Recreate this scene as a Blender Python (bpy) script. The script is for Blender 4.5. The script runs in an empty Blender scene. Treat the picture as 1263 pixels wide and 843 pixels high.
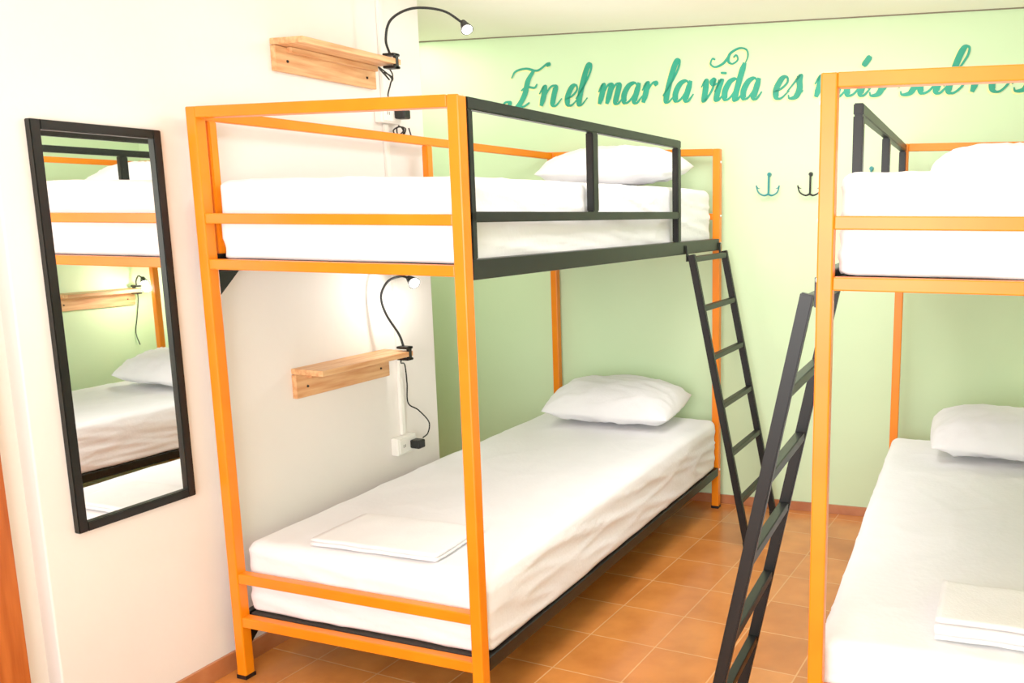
import bpy, bmesh, math, random
from mathutils import Vector, Matrix, noise
random.seed(3)
sc=bpy.context.scene
COL=sc.collection
sc.view_settings.view_transform='Standard'
sc.view_settings.look='None'
sc.view_settings.exposure=0.04
sc.view_settings.gamma=1.22

# ------------------------------------------------------------------ materials
def srgb(r,g,b):
    f=lambda c:(c/255/12.92) if c/255<=0.04045 else ((c/255+0.055)/1.055)**2.4
    return (f(r),f(g),f(b),1)
def mat(name,col,rough=.5,metal=0,spec=.5,coat=0):
    m=bpy.data.materials.new(name);m.use_nodes=True
    b=m.node_tree.nodes['Principled BSDF']
    b.inputs['Base Color'].default_value=col;b.inputs['Roughness'].default_value=rough
    b.inputs['Metallic'].default_value=metal;b.inputs['Specular IOR Level'].default_value=spec
    b.inputs['Coat Weight'].default_value=coat
    return m
def add_noise(m,scale,c1,c2,bump=0.0,bscale=None,detail=4,stretch=(1,1,1),lo=.35,hi=.65):
    nt=m.node_tree;b=nt.nodes['Principled BSDF']
    tc=nt.nodes.new('ShaderNodeTexCoord');mp=nt.nodes.new('ShaderNodeMapping');mp.inputs['Scale'].default_value=stretch
    nt.links.new(tc.outputs['Object'],mp.inputs[0])
    n=nt.nodes.new('ShaderNodeTexNoise');n.inputs['Scale'].default_value=scale;n.inputs['Detail'].default_value=detail
    nt.links.new(mp.outputs[0],n.inputs['Vector'])
    r=nt.nodes.new('ShaderNodeValToRGB');r.color_ramp.elements[0].position=lo;r.color_ramp.elements[1].position=hi
    r.color_ramp.elements[0].color=c1;r.color_ramp.elements[1].color=c2
    nt.links.new(n.outputs['Fac'],r.inputs[0]);nt.links.new(r.outputs[0],b.inputs['Base Color'])
    if bump:
        n2=nt.nodes.new('ShaderNodeTexNoise');n2.inputs['Scale'].default_value=bscale or scale;n2.inputs['Detail'].default_value=5
        nt.links.new(mp.outputs[0],n2.inputs['Vector'])
        bp=nt.nodes.new('ShaderNodeBump');bp.inputs['Strength'].default_value=bump;bp.inputs['Distance'].default_value=.01
        nt.links.new(n2.outputs['Fac'],bp.inputs['Height']);nt.links.new(bp.outputs[0],b.inputs['Normal'])
    return m
M_white=add_noise(mat('painted_plaster_warm_white',srgb(240,230,220),.7),2.0,srgb(236,228,222),srgb(241,233,227),.12,18)
M_green=add_noise(mat('painted_plaster_green',srgb(200,230,172),.65),1.5,srgb(203,231,182),srgb(208,235,188),.12,18)
M_ceil=add_noise(mat('painted_ceiling_cream',srgb(246,236,214),.8),2.0,srgb(254,247,232),srgb(255,250,238),.08,20)
M_orange=add_noise(mat('orange_enamel_steel',srgb(240,126,20),.35,0,.3),6,srgb(238,118,4),srgb(242,127,8))
M_black=add_noise(mat('black_enamel_steel',srgb(10,11,11),.4,0,.25),9,srgb(5,7,6),srgb(10,12,11))
M_plastic=mat('black_plastic',srgb(12,12,13),.45,0,.3)
M_ivory=mat('white_plastic',srgb(238,234,226),.4)
M_sheet=add_noise(mat('white_cotton_sheet',srgb(240,238,238),.9,0,.15),5,srgb(238,237,240),srgb(243,242,245),.14,60)
M_towel=add_noise(mat('white_folded_cotton',srgb(243,241,240),.95,0,.1),8,srgb(240,239,241),srgb(246,245,246),.2,140)
M_base=mat('dark_bed_base',srgb(40,36,32),.8)
M_wood=add_noise(mat('pine_wood',srgb(226,166,110),.5),5,srgb(206,136,80),srgb(232,178,122),.08,30,detail=6,stretch=(14,1.2,14))
M_door=add_noise(mat('orange_brown_wood',srgb(180,92,40),.4),4,srgb(160,68,16),srgb(192,94,34),.05,30,detail=6,stretch=(12,12,1))
M_teal=add_noise(mat('teal_wall_paint',srgb(0,138,108),.6),3,srgb(0,142,112),srgb(2,156,126))
M_cream=mat('cream_wall_paint',srgb(240,244,160),.6)
M_tealm=mat('teal_enamel_metal',srgb(0,128,130),.35)
M_line=mat('dark_joint',srgb(120,108,88),.8)
M_mirror=mat('mirror_glass',(.97,.98,.97,1),.01,1.0)
def emis(name,col,s):
    m=bpy.data.materials.new(name);m.use_nodes=True;b=m.node_tree.nodes['Principled BSDF']
    b.inputs['Base Color'].default_value=col;b.inputs['Emission Color'].default_value=col;b.inputs['Emission Strength'].default_value=s
    return m
M_led=emis('lit_led',(1,.95,.85,1),60)
def tiles(name,ax='xy'):
    m=mat(name,srgb(190,104,52),.22,0,.6);nt=m.node_tree;b=nt.nodes['Principled BSDF']
    g=nt.nodes.new('ShaderNodeNewGeometry')
    mp=nt.nodes.new('ShaderNodeMapping');mp.inputs['Rotation'].default_value=(0,0,.05);mp.inputs['Location'].default_value=(.11,.06,0)
    nt.links.new(g.outputs['Position'],mp.inputs[0])
    br=nt.nodes.new('ShaderNodeTexBrick');br.offset=0;br.inputs['Scale'].default_value=1
    br.inputs['Brick Width'].default_value=.25;br.inputs['Row Height'].default_value=.25;br.inputs['Mortar Size'].default_value=.003
    br.inputs['Mortar Smooth'].default_value=.3;br.inputs['Bias'].default_value=0
    br.inputs['Color1'].default_value=srgb(214,130,62);br.inputs['Color2'].default_value=srgb(194,108,44);br.inputs['Mortar'].default_value=srgb(222,158,98)
    nt.links.new(mp.outputs[0],br.inputs['Vector'])
    n=nt.nodes.new('ShaderNodeTexNoise');n.inputs['Scale'].default_value=7;n.inputs['Detail'].default_value=5
    nt.links.new(g.outputs['Position'],n.inputs['Vector'])
    r=nt.nodes.new('ShaderNodeValToRGB');r.color_ramp.elements[0].color=(.84,.78,.72,1);r.color_ramp.elements[1].color=(1.12,1.12,1.08,1)
    r.color_ramp.elements[0].position=.3;r.color_ramp.elements[1].position=.7
    nt.links.new(n.outputs['Fac'],r.inputs[0])
    mx=nt.nodes.new('ShaderNodeMix');mx.data_type='RGBA';mx.blend_type='MULTIPLY';mx.inputs['Factor'].default_value=1
    nt.links.new(br.outputs['Color'],mx.inputs['A']);nt.links.new(r.outputs[0],mx.inputs['B']);nt.links.new(mx.outputs['Result'],b.inputs['Base Color'])
    bp=nt.nodes.new('ShaderNodeBump');bp.inputs['Strength'].default_value=.3;bp.inputs['Distance'].default_value=.004;bp.invert=True
    nt.links.new(br.outputs['Fac'],bp.inputs['Height']);nt.links.new(bp.outputs[0],b.inputs['Normal'])
    return m
M_floor=tiles('terracotta_floor_tiles')
M_skirt=add_noise(mat('terracotta_skirting',srgb(190,112,62),.35),8,srgb(164,90,48),srgb(188,116,72))

# ------------------------------------------------------------------ helpers
def mkobj(name,me,parent=None,mats=()):
    o=bpy.data.objects.new(name,me);COL.objects.link(o)
    for m in mats:
        me.materials.append(m)
    if parent: o.parent=parent
    return o
def top(o,label,cat,group=None):
    o['label']=label;o['category']=cat
    if group:o['group']=group
    return o
def empty(name,loc,label,cat,group=None,rz=0):
    o=bpy.data.objects.new(name,None);COL.objects.link(o);o.location=loc;o.rotation_euler=(0,0,rz);o.empty_display_size=.1
    return top(o,label,cat,group)
def bm_box(bm,lo,hi):
    lo=Vector(lo);hi=Vector(hi);c=(lo+hi)/2;s=hi-lo
    bmesh.ops.create_cube(bm,size=1,matrix=Matrix.Translation(c)@Matrix.Diagonal((s.x,s.y,s.z,1)))
def box(name,lo,hi,m,parent=None,bevel=.003):
    lo=Vector(lo);hi=Vector(hi);c=(lo+hi)/2
    bm=bmesh.new();bm_box(bm,lo-c,hi-c)
    if bevel: bmesh.ops.bevel(bm,geom=bm.edges[:],offset=bevel,segments=2,affect='EDGES',profile=.5)
    me=bpy.data.meshes.new(name);bm.to_mesh(me);bm.free()
    o=mkobj(name,me,parent,[m]);o.location=c;return o
def boxes(name,lst,m,parent=None,bevel=.003):
    bm=bmesh.new()
    for lo,hi in lst:
        b2=bmesh.new();bm_box(b2,lo,hi)
        if bevel:bmesh.ops.bevel(b2,geom=b2.edges[:],offset=bevel,segments=2,affect='EDGES')
        t=bpy.data.meshes.new('t');b2.to_mesh(t);b2.free();bm.from_mesh(t);bpy.data.meshes.remove(t)
    me=bpy.data.meshes.new(name);bm.to_mesh(me);bm.free()
    return mkobj(name,me,parent,[m])
def bar(name,p0,p1,wdir,w,h,m,parent=None,bevel=.003):
    p0=Vector(p0);p1=Vector(p1);d=(p1-p0);L=d.length;d.normalize();wd=Vector(wdir).normalized();n=d.cross(wd).normalized();wd=n.cross(d)
    R=Matrix((wd,n,d)).transposed().to_4x4()
    bm=bmesh.new();bm_box(bm,(-w/2,-h/2,-L/2),(w/2,h/2,L/2))
    if bevel:bmesh.ops.bevel(bm,geom=bm.edges[:],offset=bevel,segments=2,affect='EDGES')
    me=bpy.data.meshes.new(name);bm.to_mesh(me);bm.free()
    o=mkobj(name,me,parent,[m]);o.matrix_local=Matrix.Translation((p0+p1)/2)@R;return o
def spline(P,n=8):
    P=[Vector(p) for p in P]
    if len(P)<3:
        return [P[0].lerp(P[-1],i/n) for i in range(n+1)]
    Q=[P[0]*2-P[1]]+P+[P[-1]*2-P[-2]];out=[]
    for i in range(1,len(Q)-2):
        a,b,c,d=Q[i-1:i+3]
        for k in range(n):
            t=k/n;out.append(.5*((2*b)+(c-a)*t+(2*a-5*b+4*c-d)*t*t+(3*b-a-3*c+d)*t**3))
    out.append(P[-1].copy());return out
def bm_tube(bm,P,r,seg=10,n=8,radf=None):
    S=spline(P,n);prev=None;rings=[]
    up=Vector((0.13,0.2,1)).normalized()
    for i,p in enumerate(S):
        d=(S[min(i+1,len(S)-1)]-S[max(i-1,0)]).normalized()
        if prev is None:
            a=d.cross(up)
            if a.length<.1:a=d.cross(Vector((1,0,0)))
            a.normalize()
        else:
            a=(prev-d*prev.dot(d)).normalized()
        prev=a;b=d.cross(a);rr=r*(radf(i/(len(S)-1)) if radf else 1)
        rings.append([bm.verts.new(p+(a*math.cos(2*math.pi*k/seg)+b*math.sin(2*math.pi*k/seg))*rr) for k in range(seg)])
    for i in range(len(rings)-1):
        for k in range(seg):
            f=bm.faces.new((rings[i][k],rings[i][(k+1)%seg],rings[i+1][(k+1)%seg],rings[i+1][k]));f.smooth=True
    bm.faces.new(rings[0][::-1]);bm.faces.new(rings[-1])
def tube(name,Ps,r,m,parent=None,seg=10,radf=None):
    bm=bmesh.new()
    for P in Ps:bm_tube(bm,P,r,seg,8,radf)
    bmesh.ops.recalc_face_normals(bm,faces=bm.faces[:])
    me=bpy.data.meshes.new(name);bm.to_mesh(me);bm.free()
    return mkobj(name,me,parent,[m])
def dup(root,M,label=None):
    new=root.copy();COL.objects.link(new);new.matrix_world=M
    def rec(src,dst):
        for ch in src.children:
            c=ch.copy();COL.objects.link(c);c.parent=dst;c.matrix_parent_inverse=ch.matrix_parent_inverse.copy()
            rec(ch,c)
    rec(root,new)
    if label:new['label']=label
    return new
def struct(o):
    o['kind']='structure';return o

# ------------------------------------------------------------------ camera
f,cx,cy=1095.1237,876.522,447.568
C0=Vector((2.2794,-1.9782,1.4691));yaw,pitch,roll=.3348,-.1684,.0028
fwd=Vector((-math.sin(yaw)*math.cos(pitch),math.cos(yaw)*math.cos(pitch),math.sin(pitch)))
rt=Vector((math.cos(yaw),math.sin(yaw),0));up=rt.cross(fwd)
r2=rt*math.cos(roll)+up*math.sin(roll);u2=up*math.cos(roll)-rt*math.sin(roll)
cam=bpy.data.cameras.new('camera');co=bpy.data.objects.new('camera',cam);COL.objects.link(co)
R=Matrix((r2,u2,-fwd)).transposed().to_4x4();co.matrix_world=Matrix.Translation(C0)@R
cam.sensor_width=36;cam.sensor_fit='HORIZONTAL';cam.lens=f/1263*36
cam.shift_x=-(cx-631.5)/1263;cam.shift_y=(cy-421.5)/1263;cam.clip_start=.05
sc.camera=co

# ------------------------------------------------------------------ room
XW=-.061;ZC=2.3355;BS=.055
def bwy(x):return 2.17+BS*(x-1)
BA=math.atan(BS)
struct(box('floor',(-1.4,-3.2,-.1),(3.05,2.5,0),M_floor,None,0))
struct(box('ceiling',(-1.4,-3.2,ZC),(3.05,2.5,ZC+.1),M_ceil,None,0))
struct(box('wall_left',(-1.4,-.483,0),(XW,1.168,ZC),M_white,None,.004))
struct(box('wall_entry',(-1.4,-3.2,0),(XW-.05,-.483,ZC),M_white,None,0))
struct(box('wall_recess',(-1.4,1.168,0),(-1.3,2.3,ZC),M_green,None,0))
struct(box('wall_right',(2.93,-3.2,0),(3.05,2.5,ZC),M_green,None,0))
def onback(o):
    o.location=(0,bwy(0),0);o.rotation_euler=(0,0,BA);return o
struct(onback(boxes('wall_back',[((-1.45,0,0),(3.1,.12,ZC))],M_green,None,0)))
struct(onback(boxes('baseboard_back',[((-1.3,-.012,0),(2.93,0,.045))],M_skirt,None,.002)))
struct(onback(boxes('trim_1',[((-1.3,-.006,ZC-.005),(2.93,0,ZC))],M_line,None,0)))
struct(box('baseboard_left',(XW,-.483,0),(XW+.012,1.168,.062),M_skirt,None,.002))
struct(box('baseboard_right',(2.918,-2.0,0),(2.93,2.26,.062),M_skirt,None,.002))
dj=boxes('door_1',[((XW-.05,-.63,0),(XW+.002,-.557,2.05)),((XW-.05,-1.5,1.98),(XW+.002,-.63,2.05)),((XW-.05,-1.5,0),(XW-.02,-.63,1.98))],M_door,None,.003);struct(dj)

# ------------------------------------------------------------------ bunk bed
W,L,H,T=.9152,2.1,1.7614,.036
bunk=empty('bunk_bed',(0,0,0),'orange steel bunk bed with black side rails against white wall','bunk bed','steel bunk beds')
for x in (0,W-T):
    for y in (0,L-T):
        box('post',(x,y,.004),(x+T,y+T,H),M_orange,bunk,.004)
        box('foot_cap',(x-.002,y-.002,0),(x+T+.002,y+T+.002,.014),M_plastic,bunk,.002)['label']='black plastic foot cap'
for y0 in (0,L-T):
    yy=(y0+.003,y0+T-.003)
    for z0,z1 in ((H-.032,H),(1.431,1.461),(1.2986,1.3285),(.322,.3546),(.1769,.2095)):
        box('end_rail',(T,yy[0] if z1<H else y0,z0),(W-T,yy[1] if z1<H else y0+T,z1),M_orange,bunk,.003)
for x in (0,W-T):
    for z0,z1 in ((1.288,1.3426),(.172,.214)):
        o=box('side_beam',(x+.004,T,z0),(x+T-(.0 if x else .004),L-T,z1),M_black,bunk,.003);o['label']='black steel side beam'
gx=(W-.026,W+.002)
o=boxes('guard_rail',[((gx[0],T,H-.034),(gx[1],1.557,H-.002)),((gx[0],T,1.4397),(gx[1],1.557,1.468)),
   ((gx[0],T,1.3426),(gx[1],T+.024,H-.034)),((gx[0],.745,1.468),(gx[1],.785,H-.034)),((gx[0],1.522,1.3426),(gx[1],1.557,H-.034))],M_black,bunk,.003)
o['label']='black steel guard rail'
boxes('guard_rail',[((.004,T,H-.036),(.03,L-T,H-.004)),((.004,.05,1.3426),(.03,.078,H-.036)),((.004,1.06,1.3426),(.03,1.095,H-.036))],M_orange,bunk,.003)['label']='orange steel wall-side guard rail'
for z in (1.312,.2):
    o=boxes('bed_base',[((T+.002,T+.002,z),(W-T-.002,L-T-.002,z+.012))],M_base,bunk,.002);o['label']='dark board base under mattress'
def gusset(x,y,z,sy,parent):
    bm=bmesh.new();t=.004
    pts=[(0,0),(.09,0),(.0,-.085)]
    a=[bm.verts.new((x,y+sy*p[0],z+p[1])) for p in pts];b=[bm.verts.new((x+t,y+sy*p[0],z+p[1])) for p in pts]
    bm.faces.new(a);bm.faces.new(b[::-1])
    for i in range(3):bm.faces.new((a[i],b[i],b[(i+1)%3],a[(i+1)%3]))
    bmesh.ops.recalc_face_normals(bm,faces=bm.faces[:])
    me=bpy.data.meshes.new('bracket');bm.to_mesh(me);bm.free();o=mkobj('bracket',me,parent,[M_black]);o['label']='black triangular corner bracket'
    return o
for z in (1.288,.172):
    for sy,y in ((1,T),(-1,L-T)):
        gusset(.012,y,z,sy,bunk)
for y in (L-.02,):
    for z in (1.32,1.45,1.7,.2):
        bm=bmesh.new();bmesh.ops.create_cone(bm,cap_ends=True,segments=10,radius1=.006,radius2=.005,depth=.004,matrix=Matrix.Translation((W+.002,y,z))@Matrix.Rotation(math.pi/2,4,'Y'))
        me=bpy.data.meshes.new('bolt');bm.to_mesh(me);bm.free();mkobj('bolt',me,bunk,[M_ivory])['label']='small pale bolt head'

RB=.0477;B0=Vector((1.8552,-.054,0))
RBm=Matrix.Rotation(RB,4,'Z')
MB=Matrix.Translation(B0)@RBm@Matrix.Translation((W,L,0))@Matrix.Rotation(math.pi,4,'Z')
MBn=Matrix.Translation(B0)@RBm
dup(bunk,MB,'orange steel bunk bed standing beside the open tiled aisle')

# ------------------------------------------------------------------ ladder
def build_ladder():
    off=.265;y0,y1=1.615,2.055;zt=1.287;xt=W+.026
    base=Vector((xt+off,(y0+y1)/2,0))
    r=empty('ladder',base,'black steel bunk ladder with square rungs leaning on bed','ladder','bunk ladders')
    def P(y,z):return Vector((xt+off*(1-z/zt),y,z))-base
    for y in (y0,y1):
        bar('side_rail',P(y,.012),P(y,zt),(0,1,0),.022,.032,M_black,r,.003)
        bar('foot_cap',P(y,.003),P(y,.03),(0,1,0),.026,.036,M_plastic,r,.003)
        px=W+.0035-base.x;py=y-base.y
        boxes('hook',[((px,py-.011,zt-.03),(px+.006,py+.011,1.325))],M_black,r,.001)
    for i in range(6):
        z=zt-.02-i*.212
        c=P((y0+y1)/2,z);hw=(y1-y0)/2-.011
        box('rung',c+Vector((-.014,-hw,-.012)),c+Vector((.014,hw,.012)),M_black,r,.003)
    return r
lad=build_ladder()
bpy.context.view_layer.update()
dup(lad,MB@lad.matrix_world,'black steel bunk ladder with square rungs beside open aisle')

# ------------------------------------------------------------------ bedding
def fold(x,y,z,seed,s):
    a=noise.noise(Vector((x*s+seed,y*s*.6,z*s)))
    b=1-abs(noise.noise(Vector((x*s*1.3+y*s*.8+seed*3,y*s*.9-x*s*.5,z*s*2)))) 
    return a*.5+(b**4)*.6
def mattress(x0,x1,y0,y1,z0,z1,seed,label,M=None,r=.034,rise=0.0):
    hx,hy,hz=(x1-x0)/2,(y1-y0)/2,(z1-z0)/2
    nx,ny,nz=max(2,int(hx*2/.014)),int(hy*2/.014),int(hz*2/.01)
    bm=bmesh.new();vd={}
    def V(i,j,k):
        key=(i,j,k)
        if key in vd:return vd[key]
        p=Vector((-hx+2*hx*i/nx,-hy+2*hy*j/ny,-hz+2*hz*k/nz))
        q=Vector((max(-hx+r,min(hx-r,p.x)),max(-hy+r,min(hy-r,p.y)),max(-hz+r*.6,min(hz-r,p.z))))
        d=p-q
        if d.length>1e-6:
            n=d.normalized()
            p=q+n*min(r,max(abs(d.x),abs(d.y),abs(d.z)))
        else:n=Vector((0,0,1))
        side=1-abs(n.z)
        w=fold(p.x,p.y,p.z,seed,3.0)*.0045*(1 if n.z>.5 else 0)
        w+=((1-abs(noise.noise(Vector((p.x*5+p.y*2+seed*2,p.y*3.5-p.x*2,seed)))))**14)*.003*(1 if n.z>.5 else 0)
        g=noise.noise(Vector((p.x*6+seed,p.y*5,p.z*3)))*.004+noise.noise(Vector((p.x*16,p.y*9+p.z*22,p.z*9+seed)))*.0024
        g+=((1-abs(noise.noise(Vector((p.x*2+p.z*7,p.y*2+p.z*10,seed+5)))))**10)*.006
        g+=((1-abs(noise.noise(Vector((p.x*2+p.y*2,p.z*18+(p.x+p.y)*1.5,seed+11)))))**10)*.006
        ed=max(abs(p.x)/hx,abs(p.y)/hy)
        ew=max(0,(ed-.75)/.25) if n.z>.5 else 0
        e=noise.noise(Vector((p.x*11,p.y*9,seed)))*.003*ew
        p=p+n*((w+e)*n.z*(1 if n.z>0 else 0)+(min(g,.007)-.005)*side)
        if n.z>.3:p.z+=rise*((p.y+hy)/(2*hy))
        if n.z<-.3:p.z=max(p.z,-hz)
        vd[key]=bm.verts.new(p);return vd[key]
    def quad(a,b,c,d):
        fc=bm.faces.new((a,b,c,d));fc.smooth=True
    for i in range(nx):
        for j in range(ny):
            quad(V(i,j,nz),V(i+1,j,nz),V(i+1,j+1,nz),V(i,j+1,nz));quad(V(i,j,0),V(i,j+1,0),V(i+1,j+1,0),V(i+1,j,0))
    for i in range(nx):
        for k in range(nz):
            quad(V(i,0,k),V(i+1,0,k),V(i+1,0,k+1),V(i,0,k+1));quad(V(i,ny,k),V(i,ny,k+1),V(i+1,ny,k+1),V(i+1,ny,k))
    for j in range(ny):
        for k in range(nz):
            quad(V(0,j,k),V(0,j,k+1),V(0,j+1,k+1),V(0,j+1,k));quad(V(nx,j,k),V(nx,j+1,k),V(nx,j+1,k+1),V(nx,j,k+1))
    me=bpy.data.meshes.new('mattress');bm.to_mesh(me);bm.free()
    o=mkobj('mattress',me,None,[M_sheet])
    M0=Matrix.Translation(((x0+x1)/2,(y0+y1)/2,(z0+z1)/2))
    o.matrix_world=(M@M0) if M else M0
    return top(o,label,'mattress','sheeted bunk mattresses')
my0,my1=T+.004,L-T-.004
mattress(.037,W-.037,my0,my1,1.327,1.560,1.3,'white sheeted mattress on upper bunk beside white wall',rise=.01,r=.036)
mattress(.018,W-.004,my0,my1,.215,.442,4.7,'white sheeted mattress on lower bunk beside white wall',rise=.02,r=.042)
mattress(.037,W-.037,my0,my1,1.327,1.555,8.1,'white sheeted mattress on upper bunk beside the aisle',MBn,r=.036)
mattress(.006,W-.016,my0,my1,.215,.445,12.9,'white sheeted mattress on lower bunk beside the aisle',MBn,rise=.02,r=.042)

def pillow(c,w,d,h,seed,label,M=None,tilt=.12,rz=0):
    n=44;bm=bmesh.new()
    def pt(u,v,s):
        pu=1-abs(u)**3;pv=1-abs(v)**2.4
        th=(max(pu,0)**.6)*(max(pv,0)**.65)
        cr=1-.08*(u*v)**2
        x=w/2*u*(1-.05*(1-v*v))*cr;y=d/2*v*(1-.06*(1-u*u))*cr
        z=s*h/2*th*(1.25 if s>0 else .75)
        wr=noise.noise(Vector((u*2.5+seed,v*2.5,s)))*.012+((1-abs(noise.noise(Vector((u*2.0+v+seed,v*2.2-u,s*3)))))**7)*.010
        ew=((1-abs(noise.noise(Vector((u*6+seed,v*6,s+seed)))))**3)*.007*(max(abs(u),abs(v))**2)
        z+=s*(wr-.004+ew)*min(1,th*2.5)
        return (x,y,z)
    g={}
    def V(i,j,s):
        edge=i in(0,n) or j in (0,n)
        k=(i,j,0 if edge else s)
        if k not in g:
            u=math.sin((-1+2*i/n)*math.pi/2);v=math.sin((-1+2*j/n)*math.pi/2);g[k]=bm.verts.new(pt(u,v,s))
        return g[k]
    for i in range(n):
        for j in range(n):
            fc=bm.faces.new((V(i,j,1),V(i+1,j,1),V(i+1,j+1,1),V(i,j+1,1)));fc.smooth=True
            q=(V(i,j,-1),V(i,j+1,-1),V(i+1,j+1,-1),V(i+1,j,-1))
            try:
                fc=bm.faces.new(q);fc.smooth=True
            except ValueError:pass
    me=bpy.data.meshes.new('pillow');bm.to_mesh(me);bm.free();o=mkobj('pillow',me,None,[M_sheet])
    M0=Matrix.Translation(c)@Matrix.Rotation(rz,4,'Z')@Matrix.Rotation(tilt,4,'X')
    o.matrix_world=(M@M0) if M else M0
    return top(o,label,'pillow','white pillows')
pillow((.470,1.85,.554),.69,.40,.19,1.,'plump white pillow on lower bunk beside green wall',None,.14,.03)
pillow((.475,1.85,1.657),.70,.40,.17,5.,'plump white pillow on upper bunk behind black guard rail',None,.12,-.03)
pillow((.480,1.83,.556),.61,.38,.18,9.,'plump white pillow on lower bunk beside the aisle',MBn,.16,.02)
pillow((.48,1.82,1.638),.70,.40,.155,17.,'plump white pillow on upper bunk beside the aisle',MBn,.10,-.02)

def folded(c,w,d,layers,label,rz=0,M=None,th=.007,seed=0):
    prof=[];z=0
    for l in range(layers):
        ys=[-d/2+d*k/14 for k in range(15)]
        if l%2:ys=ys[::-1]
        sh=random.uniform(-.006,.006)
        prof+=[(y+sh*(1 if y>0 else .5),z) for y in ys]
        if l<layers-1:
            e=ys[-1];sg=1 if e>0 else -1
            for a in (-60,-30,0,30,60):
                prof.append((e+sg*math.cos(math.radians(a))*th*1.1,z+th*.75+math.sin(math.radians(a))*th*.75))
            z+=th*1.5
    bm=bmesh.new();nx=26;rows=[]
    for i in range(nx+1):
        x=-w/2+w*i/nx;row=[]
        for k,(y,zz) in enumerate(prof):
            dz=noise.noise(Vector((x*7+seed,y*7,seed)))*.004+noise.noise(Vector((x*20,y*20,zz*60+seed)))*.0012
            xx=x+noise.noise(Vector((y*8,zz*90,seed)))*.004*(2*i/nx-1)
            row.append(bm.verts.new((xx,y+noise.noise(Vector((x*6,zz*80,seed+3)))*.004,zz+dz+.004)))
        rows.append(row)
    for i in range(nx):
        for k in range(len(prof)-1):
            fc=bm.faces.new((rows[i][k],rows[i+1][k],rows[i+1][k+1],rows[i][k+1]));fc.smooth=True
    me=bpy.data.meshes.new('folded_sheet');bm.to_mesh(me);bm.free();o=mkobj('folded_sheet',me,None,[M_towel])
    md=o.modifiers.new('s','SOLIDIFY');md.thickness=th*.85;md.offset=0
    M0=Matrix.Translation(c)@Matrix.Rotation(rz,4,'Z');o.matrix_world=(M@M0) if M else M0
    return top(o,label,'folded sheet','folded white linen')
folded((.48,.21,.452),.45,.25,2,'thin folded white sheet lying on lower bunk mattress',.02,None,.008,2)
folded((.50,.235,.456),.42,.23,4,'thick folded white towel on lower bunk mattress by aisle',-.04,MBn,.010,9)

# ------------------------------------------------------------------ shelves
def shelf(y0,y1,z0,z1,label,M=None,xb=XW):
    r=empty('wall_shelf',(xb,(y0+y1)/2,z0),label,'shelf','pine wall shelves')
    l=(y1-y0)/2;h=z1-z0
    box('back_plate',(0,-l,0),(.02,l,h-.022),M_wood,r,.002)
    box('shelf_board',(0,-l,h-.02),(.135,l,h),M_wood,r,.002)
    box('batten',(.02,-l+.05,h-.04),(.04,l-.01,h-.021),M_wood,r,.002)
    for yy in(-l+.05,l-.05):
        bm=bmesh.new();bmesh.ops.create_cone(bm,cap_ends=True,segments=10,radius1=.005,radius2=.004,depth=.003,matrix=Matrix.Translation((.0215,yy,h*.35))@Matrix.Rotation(math.pi/2,4,'Y'))
        me=bpy.data.meshes.new('screw');bm.to_mesh(me);bm.free();mkobj('screw',me,r,[M_black])['label']='dark screw head'
    return r
shelf(.392,.872,1.918,2.02,'pine wall shelf above the upper bunk')
s2=shelf(.375,.852,.83,.935,'pine wall shelf above the lower bunk')
s3=shelf(1.6,2.1,.88,.985,'pine wall shelf on green wall beside a bunk')
s3.location=(2.93,1.88,.88);s3.rotation_euler=(0,0,math.pi)

# ------------------------------------------------------------------ lamps
def lamp(clamp,neck,headdir,cable,label,watt=4):
    c=Vector(clamp);r=empty('clip_lamp',c,label,'lamp','black gooseneck clip lamps')
    o=boxes('clamp',[((-.022,-.018,.004),(.03,.018,.014)),((-.022,-.018,-.04),(.03,.018,-.03)),((.018,-.01,-.04),(.03,.01,.014))],M_plastic,r,.002)
    N=[Vector(p)-c for p in neck];N[0]=Vector((0,0,.01))
    tube('gooseneck',[N],.0048,M_plastic,r,10)
    h=N[-1];d=Vector(headdir).normalized();q=Vector((0,0,1)).rotation_difference(d).to_matrix().to_4x4()
    bm=bmesh.new()
    bmesh.ops.create_cone(bm,cap_ends=True,segments=24,radius1=.011,radius2=.024,depth=.044,matrix=Matrix.Translation(h+d*.012)@q)
    me=bpy.data.meshes.new('lamp_head');bm.to_mesh(me);bm.free();mkobj('lamp_head',me,r,[M_plastic])
    bm=bmesh.new();bmesh.ops.create_uvsphere(bm,u_segments=16,v_segments=8,radius=.019,matrix=Matrix.Translation(h+d*.034)@q@Matrix.Diagonal((1,1,.35,1)))
    for fc in bm.faces:fc.smooth=True
    me=bpy.data.meshes.new('led_disc');bm.to_mesh(me);bm.free();mkobj('led_disc',me,r,[M_led])['label']='glowing warm white LED'
    for cb in cable:
        tube('cable',[[Vector(p)-c for p in cb]],.003,M_plastic,r,6)
    l=bpy.data.lights.new('lamp_light','POINT');l.energy=watt;l.shadow_soft_size=.02;l.color=(1,.95,.84)
    lo=bpy.data.objects.new('lamp_light',l);COL.objects.link(lo);lo.location=c+h+d*.075
    return r
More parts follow.
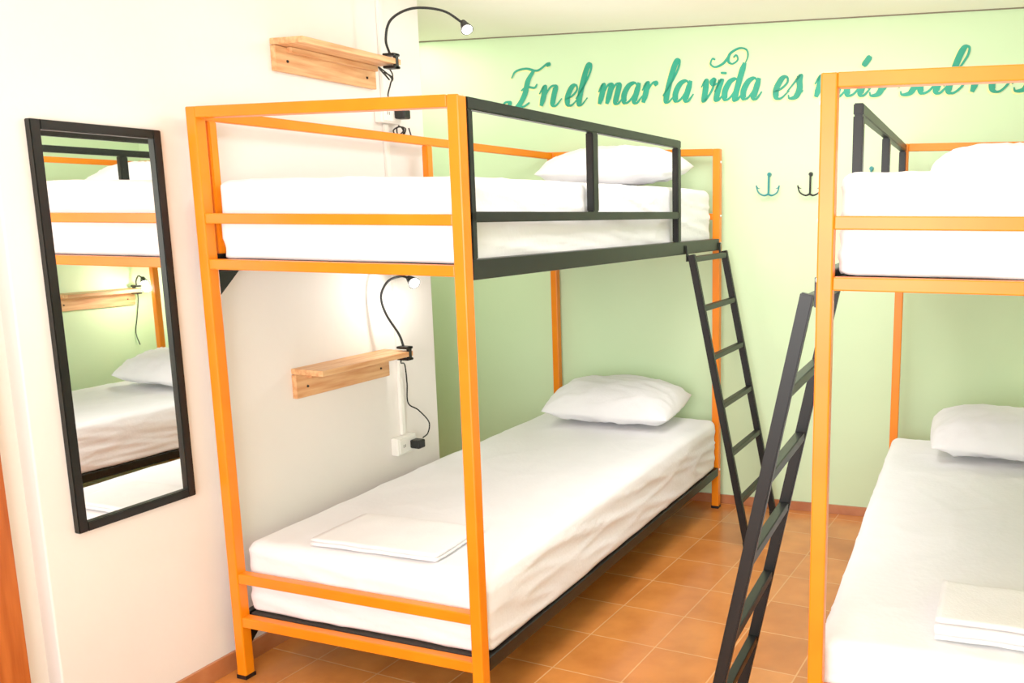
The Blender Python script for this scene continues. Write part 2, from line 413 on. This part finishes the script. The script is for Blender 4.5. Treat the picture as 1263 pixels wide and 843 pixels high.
lamp((.045,.85,2.025),[(.045,.85,2.03),(.03,.85,2.09),(.05,.86,2.16),(.11,.91,2.205),(.19,.98,2.205),(.245,1.03,2.165)],(.5,-.25,-.6),
     [[(.03,.86,1.99),(.02,.89,1.97),(.03,.87,1.945),(.05,.85,1.955),(.03,.83,1.97),(.02,.87,1.95),(.03,.80,1.985),(.02,.88,1.96),(-.0,.9,1.94),(-.03,.92,1.90),(-.035,.95,1.875)],
      [(-.03,.97,1.795),(-.02,.99,1.78),(-.03,.96,1.755),(-.03,.94,1.775),(-.02,.97,1.79),(-.03,1.0,1.77),(-.03,.97,1.75),(-.02,.95,1.785),(-.02,1.0,1.785),(-.03,.99,1.74),(-.02,1.03,1.75),(-.02,1.02,1.79)]],'black gooseneck clip lamp with lit LED on upper shelf',1.2)
lamp((.045,.835,.94),[(.045,.835,.945),(.03,.83,1.0),(0.0,.80,1.08),(-.01,.79,1.15),(.01,.81,1.205),(.04,.85,1.222),(.06,.875,1.210)],(.6,-.25,-.3),
     [[(.03,.84,.91),(.0,.87,.88),(-.03,.93,.86),(-.04,.95,.78),(-.04,.95,.70),(-.03,1.0,.66),(-.02,1.05,.60),(-.02,1.04,.555),(-.015,1.0,.545)]],'black gooseneck clip lamp with lit LED on lower shelf',4)
lamp((2.85,2.10,.99),[(2.85,2.10,1.0),(2.85,2.10,1.03),(2.83,2.10,1.06),(2.79,2.08,1.065),(2.75,2.07,1.05)],(-.5,-.2,-.6),
     [[(2.86,2.11,.96),(2.9,2.14,.9),(2.91,2.13,.8),(2.91,2.11,.7),(2.91,2.13,.62)]],'black gooseneck clip lamp beside the green wall',5)
def outlet(y,z,label,plug=True):
    r=empty('power_outlet',(XW,y,z),label,'power outlet','white wall power outlets')
    box('housing',(0,-.058,-.036),(.034,.058,.036),M_ivory,r,.005)
    box('face_plate',(.034,-.05,-.029),(.039,.05,.029),M_ivory,r,.003)
    boxes('socket_slot',[((.0391,-.03,-.006),(.0397,-.027,.006)),((.0391,-.02,-.006),(.0397,-.017,.006))],M_plastic,r,0)['label']='dark socket slots'
    box('plug',(.039,.008,-.018),(.085,.05,.018),M_plastic,r,.006)['label']='black plug'
    return r
outlet(.93,1.835,'white wall power outlet with black plug near upper bunk')
outlet(.915,.535,'white wall power outlet with black plug near lower bunk')
cd=boxes('cable_conduit',[((XW,.915,1.875),(XW+.014,.937,ZC-.002)),((XW,.915,.573),(XW+.014,.937,1.797))],M_ivory,None,.002)
top(cd,'narrow white plastic cable conduit on white wall','conduit')

# ------------------------------------------------------------------ mirror
y0,y1,z0,z1=-.405,-.048,.6187,1.6918
r=empty('wall_mirror',(XW,(y0+y1)/2,z0),'tall narrow wall mirror with flat black frame','mirror')
hw=(y1-y0)/2;hh=z1-z0;fw=.025
boxes('frame',[((0,-hw,0),(.020,-hw+fw,hh)),((0,hw-fw,0),(.020,hw,hh)),((0,-hw+fw,0),(.020,hw-fw,fw)),((0,-hw+fw,hh-fw),(.020,hw-fw,hh))],M_black,r,.002)
box('mirror_glass',(.002,-hw+fw-.002,fw-.002),(.008,hw-fw+.002,hh-fw+.002),M_mirror,r,0)['label']='silvered mirror glass'

# ------------------------------------------------------------------ hooks
def hook(x,z,m,label):
    bm=bmesh.new()
    bm_tube(bm,[(0,-.012,.045),(0,-.016,.03),(0,-.018,-.03),(0,-.024,-.05)],.005,8,6)
    for s in(-1,1):
        bm_tube(bm,[(0,-.024,-.05),(s*.02,-.03,-.056),(s*.045,-.034,-.042),(s*.056,-.036,-.012)],.005,8,6,lambda t:1-.45*t)
        bm_tube(bm,[(s*.056,-.036,-.010),(s*.048,-.036,-.022),(s*.038,-.035,-.024)],.0034,6,4,lambda t:1-.6*t)
    bmesh.ops.create_cone(bm,cap_ends=True,segments=16,radius1=.011,radius2=.009,depth=.014,matrix=Matrix.Translation((0,-.007,.042))@Matrix.Rotation(math.pi/2,4,'X'))
    me=bpy.data.meshes.new('wall_hook');bm.to_mesh(me);bm.free();o=mkobj('wall_hook',me,None,[m])
    o.location=(x,bwy(x),z);o.rotation_euler=(0,0,BA)
    return top(o,label,'wall hook','anchor-shaped wall hooks')
hook(1.127,1.602,M_tealm,'teal metal double hook shaped like an anchor')
hook(1.325,1.602,M_plastic,'black metal double hook shaped like an anchor')
hook(1.605,1.625,M_tealm,'teal metal anchor hook beside a bunk guard rail')

# ------------------------------------------------------------------ lettering
G={
'E':([[( -.25,1.45),(-.1,1.78),(.35,1.9),(.9,1.78),(1.3,2.1),(1.38,1.95)],[(.75,1.82),(.55,1.3),(.5,.6),(.3,.05),(-.05,-.28),(-.4,-.15),(-.38,.2),(-.15,.25),(-.12,.05)],[(.3,.8),(.55,.98),(.9,.93),(1.0,1.12)],[(.3,.05),(.55,.0),(.8,.2)]],1.2),
'n':([[(-.02,.6),(.14,1.0),(.2,.6),(.16,0)],[(.17,.2),(.42,.9),(.66,.95),(.66,.5),(.68,.08),(.84,.0),(1.05,.35)]],1.0),
'm':([[(-.02,.6),(.14,1.0),(.2,.6),(.16,0)],[(.17,.2),(.4,.9),(.6,.95),(.6,.5),(.56,0)],[(.57,.2),(.8,.9),(1.02,.95),(1.02,.5),(1.02,.08),(1.18,.0),(1.4,.35)]],1.34),
'a':([[(.7,.8),(.5,1.0),(.2,.85),(.06,.4),(.2,.02),(.45,.15),(.68,.7)],[(.74,1.0),(.7,.5),(.68,.1),(.84,0),(1.05,.35)]],1.0),
'l':([[(-.1,.3),(.2,.9),(.42,1.6),(.4,2.0),(.24,1.95),(.14,1.4),(.1,.5),(.14,.05),(.3,.0),(.55,.35)]],.5),
'e':([[(-.05,.3),(.3,.45),(.52,.75),(.42,1.0),(.2,.9),(.06,.45),(.16,.05),(.4,.0),(.7,.35)]],.66),
'r':([[(-.02,.6),(.14,1.0),(.2,.6),(.16,0)],[(.17,.2),(.35,.8),(.55,1.0),(.7,.82)]],.72),
'v':([[(-.04,.65),(.1,1.0),(.2,.7),(.26,.1),(.34,.0),(.58,.5),(.64,1.0),(.5,.9),(.62,.75),(.85,.85)]],.8),
'i':([[(-.05,.4),(.15,1.0),(.12,.5),(.12,.08),(.25,0),(.5,.35)],[(.2,1.36),(.22,1.24)]],.44),
'd':([[(.7,.8),(.5,1.0),(.2,.85),(.06,.4),(.2,.02),(.45,.15),(.68,.7)],[(.78,1.75),(.72,1.2),(.68,.1),(.84,0),(1.05,.35)],[(.78,1.6),(.86,2.05),(.7,2.36),(.3,2.44),(-.12,2.2),(-.12,1.85),(.14,1.72),(.36,1.9),(.24,2.12),(.1,2.02)],[(-.12,2.2),(-.35,1.78),(-.75,1.6),(-1.05,1.75),(-1.02,2.0),(-.85,1.95)]],1.0),
's':([[(-.05,.3),(.25,.8),(.38,1.05),(.42,.8),(.52,.4),(.42,.05),(.15,-.02),(.05,.15)],[(.42,.03),(.7,.35)]],.66),
'b':([[(-.1,.3),(.2,.9),(.44,1.6),(.42,2.0),(.24,1.95),(.14,1.4),(.1,.5),(.14,.05),(.35,0),(.58,.35),(.56,.85),(.4,.95),(.6,.8),(.85,.85)]],.8),
'o':([[(.45,1.0),(.2,.9),(.06,.45),(.16,.05),(.42,.0),(.64,.4),(.6,.85),(.42,1.0),(.6,.85),(.9,.9)]],.8),
}
G['A']=(G['a'][0]+[[(.7,1.8),(.5,1.35)]],1.0)
def word(txt):
    out=[];x=0
    for ch in txt:
        st,adv=G[ch]
        for s in st:out.append([(px+x,pz) for px,pz in s])
        x+=adv
    return out,x
WORDS=[('En',-.215,.05,1.02),('el',.08,.19,1),('mar',.25,.55,1),('la',.600,.74,1),('vida',.78,1.075,1),('es',1.14,1.27,1),('mAs',1.325,1.65,1),('sabrosa',1.715,2.40,1)]
XH=.095
def ribbon(bm,S,wf,yoff,mi,dx=0,dz=0):
    n=len(S);Lf=[];Rf=[]
    for i,p in enumerate(S):
        d=S[min(i+1,n-1)]-S[max(i-1,0)]
        if d.length<1e-7:d=Vector((0,1))
        d.normalize();w=wf(d,i/(n-1))
        nn=Vector((-d.y,d.x))
        a=p+nn*w/2;b=p-nn*w/2
        Lf.append(bm.verts.new((a.x+dx,yoff,a.y+dz)));Rf.append(bm.verts.new((b.x+dx,yoff,b.y+dz)))
    for i in range(n-1):
        fc=bm.faces.new((Lf[i],Rf[i],Rf[i+1],Lf[i+1]));fc.material_index=mi
def pen(extra,top_):
    def wf(d,t):
        k=max(0,-d.y*.92-d.x*.15)
        w=(.0085+.006*k) if top_ else (.011+.020*k**1.1)
        return w*(.6+.4*min(1,min(t,1-t)*7))+extra
    return wf
lroot=onback(empty('wall_lettering',(0,0,0),'teal brush-script lettering with pale shadow painted on green wall','wall lettering'))
lroot.location=(0,bwy(0),0)
cnt=0
for txt,xa,xb,sc_ in WORDS:
    bm=bmesh.new()
    st,adv=word(txt);sx=(xb-xa)/adv
    for s in st:
        P=[Vector((xa+px*sx+pz*XH*.24,1.992+pz*XH*sc_)) for px,pz in s]
        S=spline([Vector((p.x,p.y,0)) for p in P],12);S=[Vector((p.x,p.y)) for p in S]
        swash=min(pz for px,pz in s)>1.5 and txt=='vida'
        cnt+=1
        ribbon(bm,S,pen(.003,swash),-.0006-cnt*.00002,1,-.006,-.005)
        ribbon(bm,S,pen(0,swash),-.0030-cnt*.00003,0)
    bm.normal_update()
    for fc in bm.faces:
        if fc.normal.y>0:fc.normal_flip()
    me=bpy.data.meshes.new('painted_word');bm.to_mesh(me);bm.free()
    mkobj('painted_word',me,lroot,[M_teal,M_cream])

# ------------------------------------------------------------------ lights
w=bpy.data.worlds.new('world');sc.world=w;w.use_nodes=True
w.node_tree.nodes['Background'].inputs[0].default_value=(1,.985,.97,1);w.node_tree.nodes['Background'].inputs[1].default_value=1.25
def area(loc,target,sx,sy,e,col):
    l=bpy.data.lights.new('area','AREA');l.shape='RECTANGLE';l.size=sx;l.size_y=sy;l.energy=e;l.color=col
    o=bpy.data.objects.new('added_fill_light',l);COL.objects.link(o);o.location=loc  # added area lights for fill, none is a fixture of the room
    o.rotation_euler=(Vector(target)-Vector(loc)).to_track_quat('-Z','Y').to_euler();return o
area((1.4,.95,2.3),(1.4,1.1,0),.8,1.4,29,(1,.975,.95))  # unseen overhead area, added to light the aisle and back wall
area((-.65,1.65,2.3),(-.45,1.9,0),.6,.5,6,(1,.95,.84))  # no fixture here, added to brighten the recess wall
area((1.7,-2.2,1.5),(1.6,-1.0,2.6),1.0,1.0,44,(1,.97,.94))  # added behind the camera, faces up to bounce soft fill off the ceiling
area((1.5,-2.9,.95),(.9,1.2,.6),2.2,1.6,42,(1,.98,.97))  # added low fill from the open front, aimed at the bunks
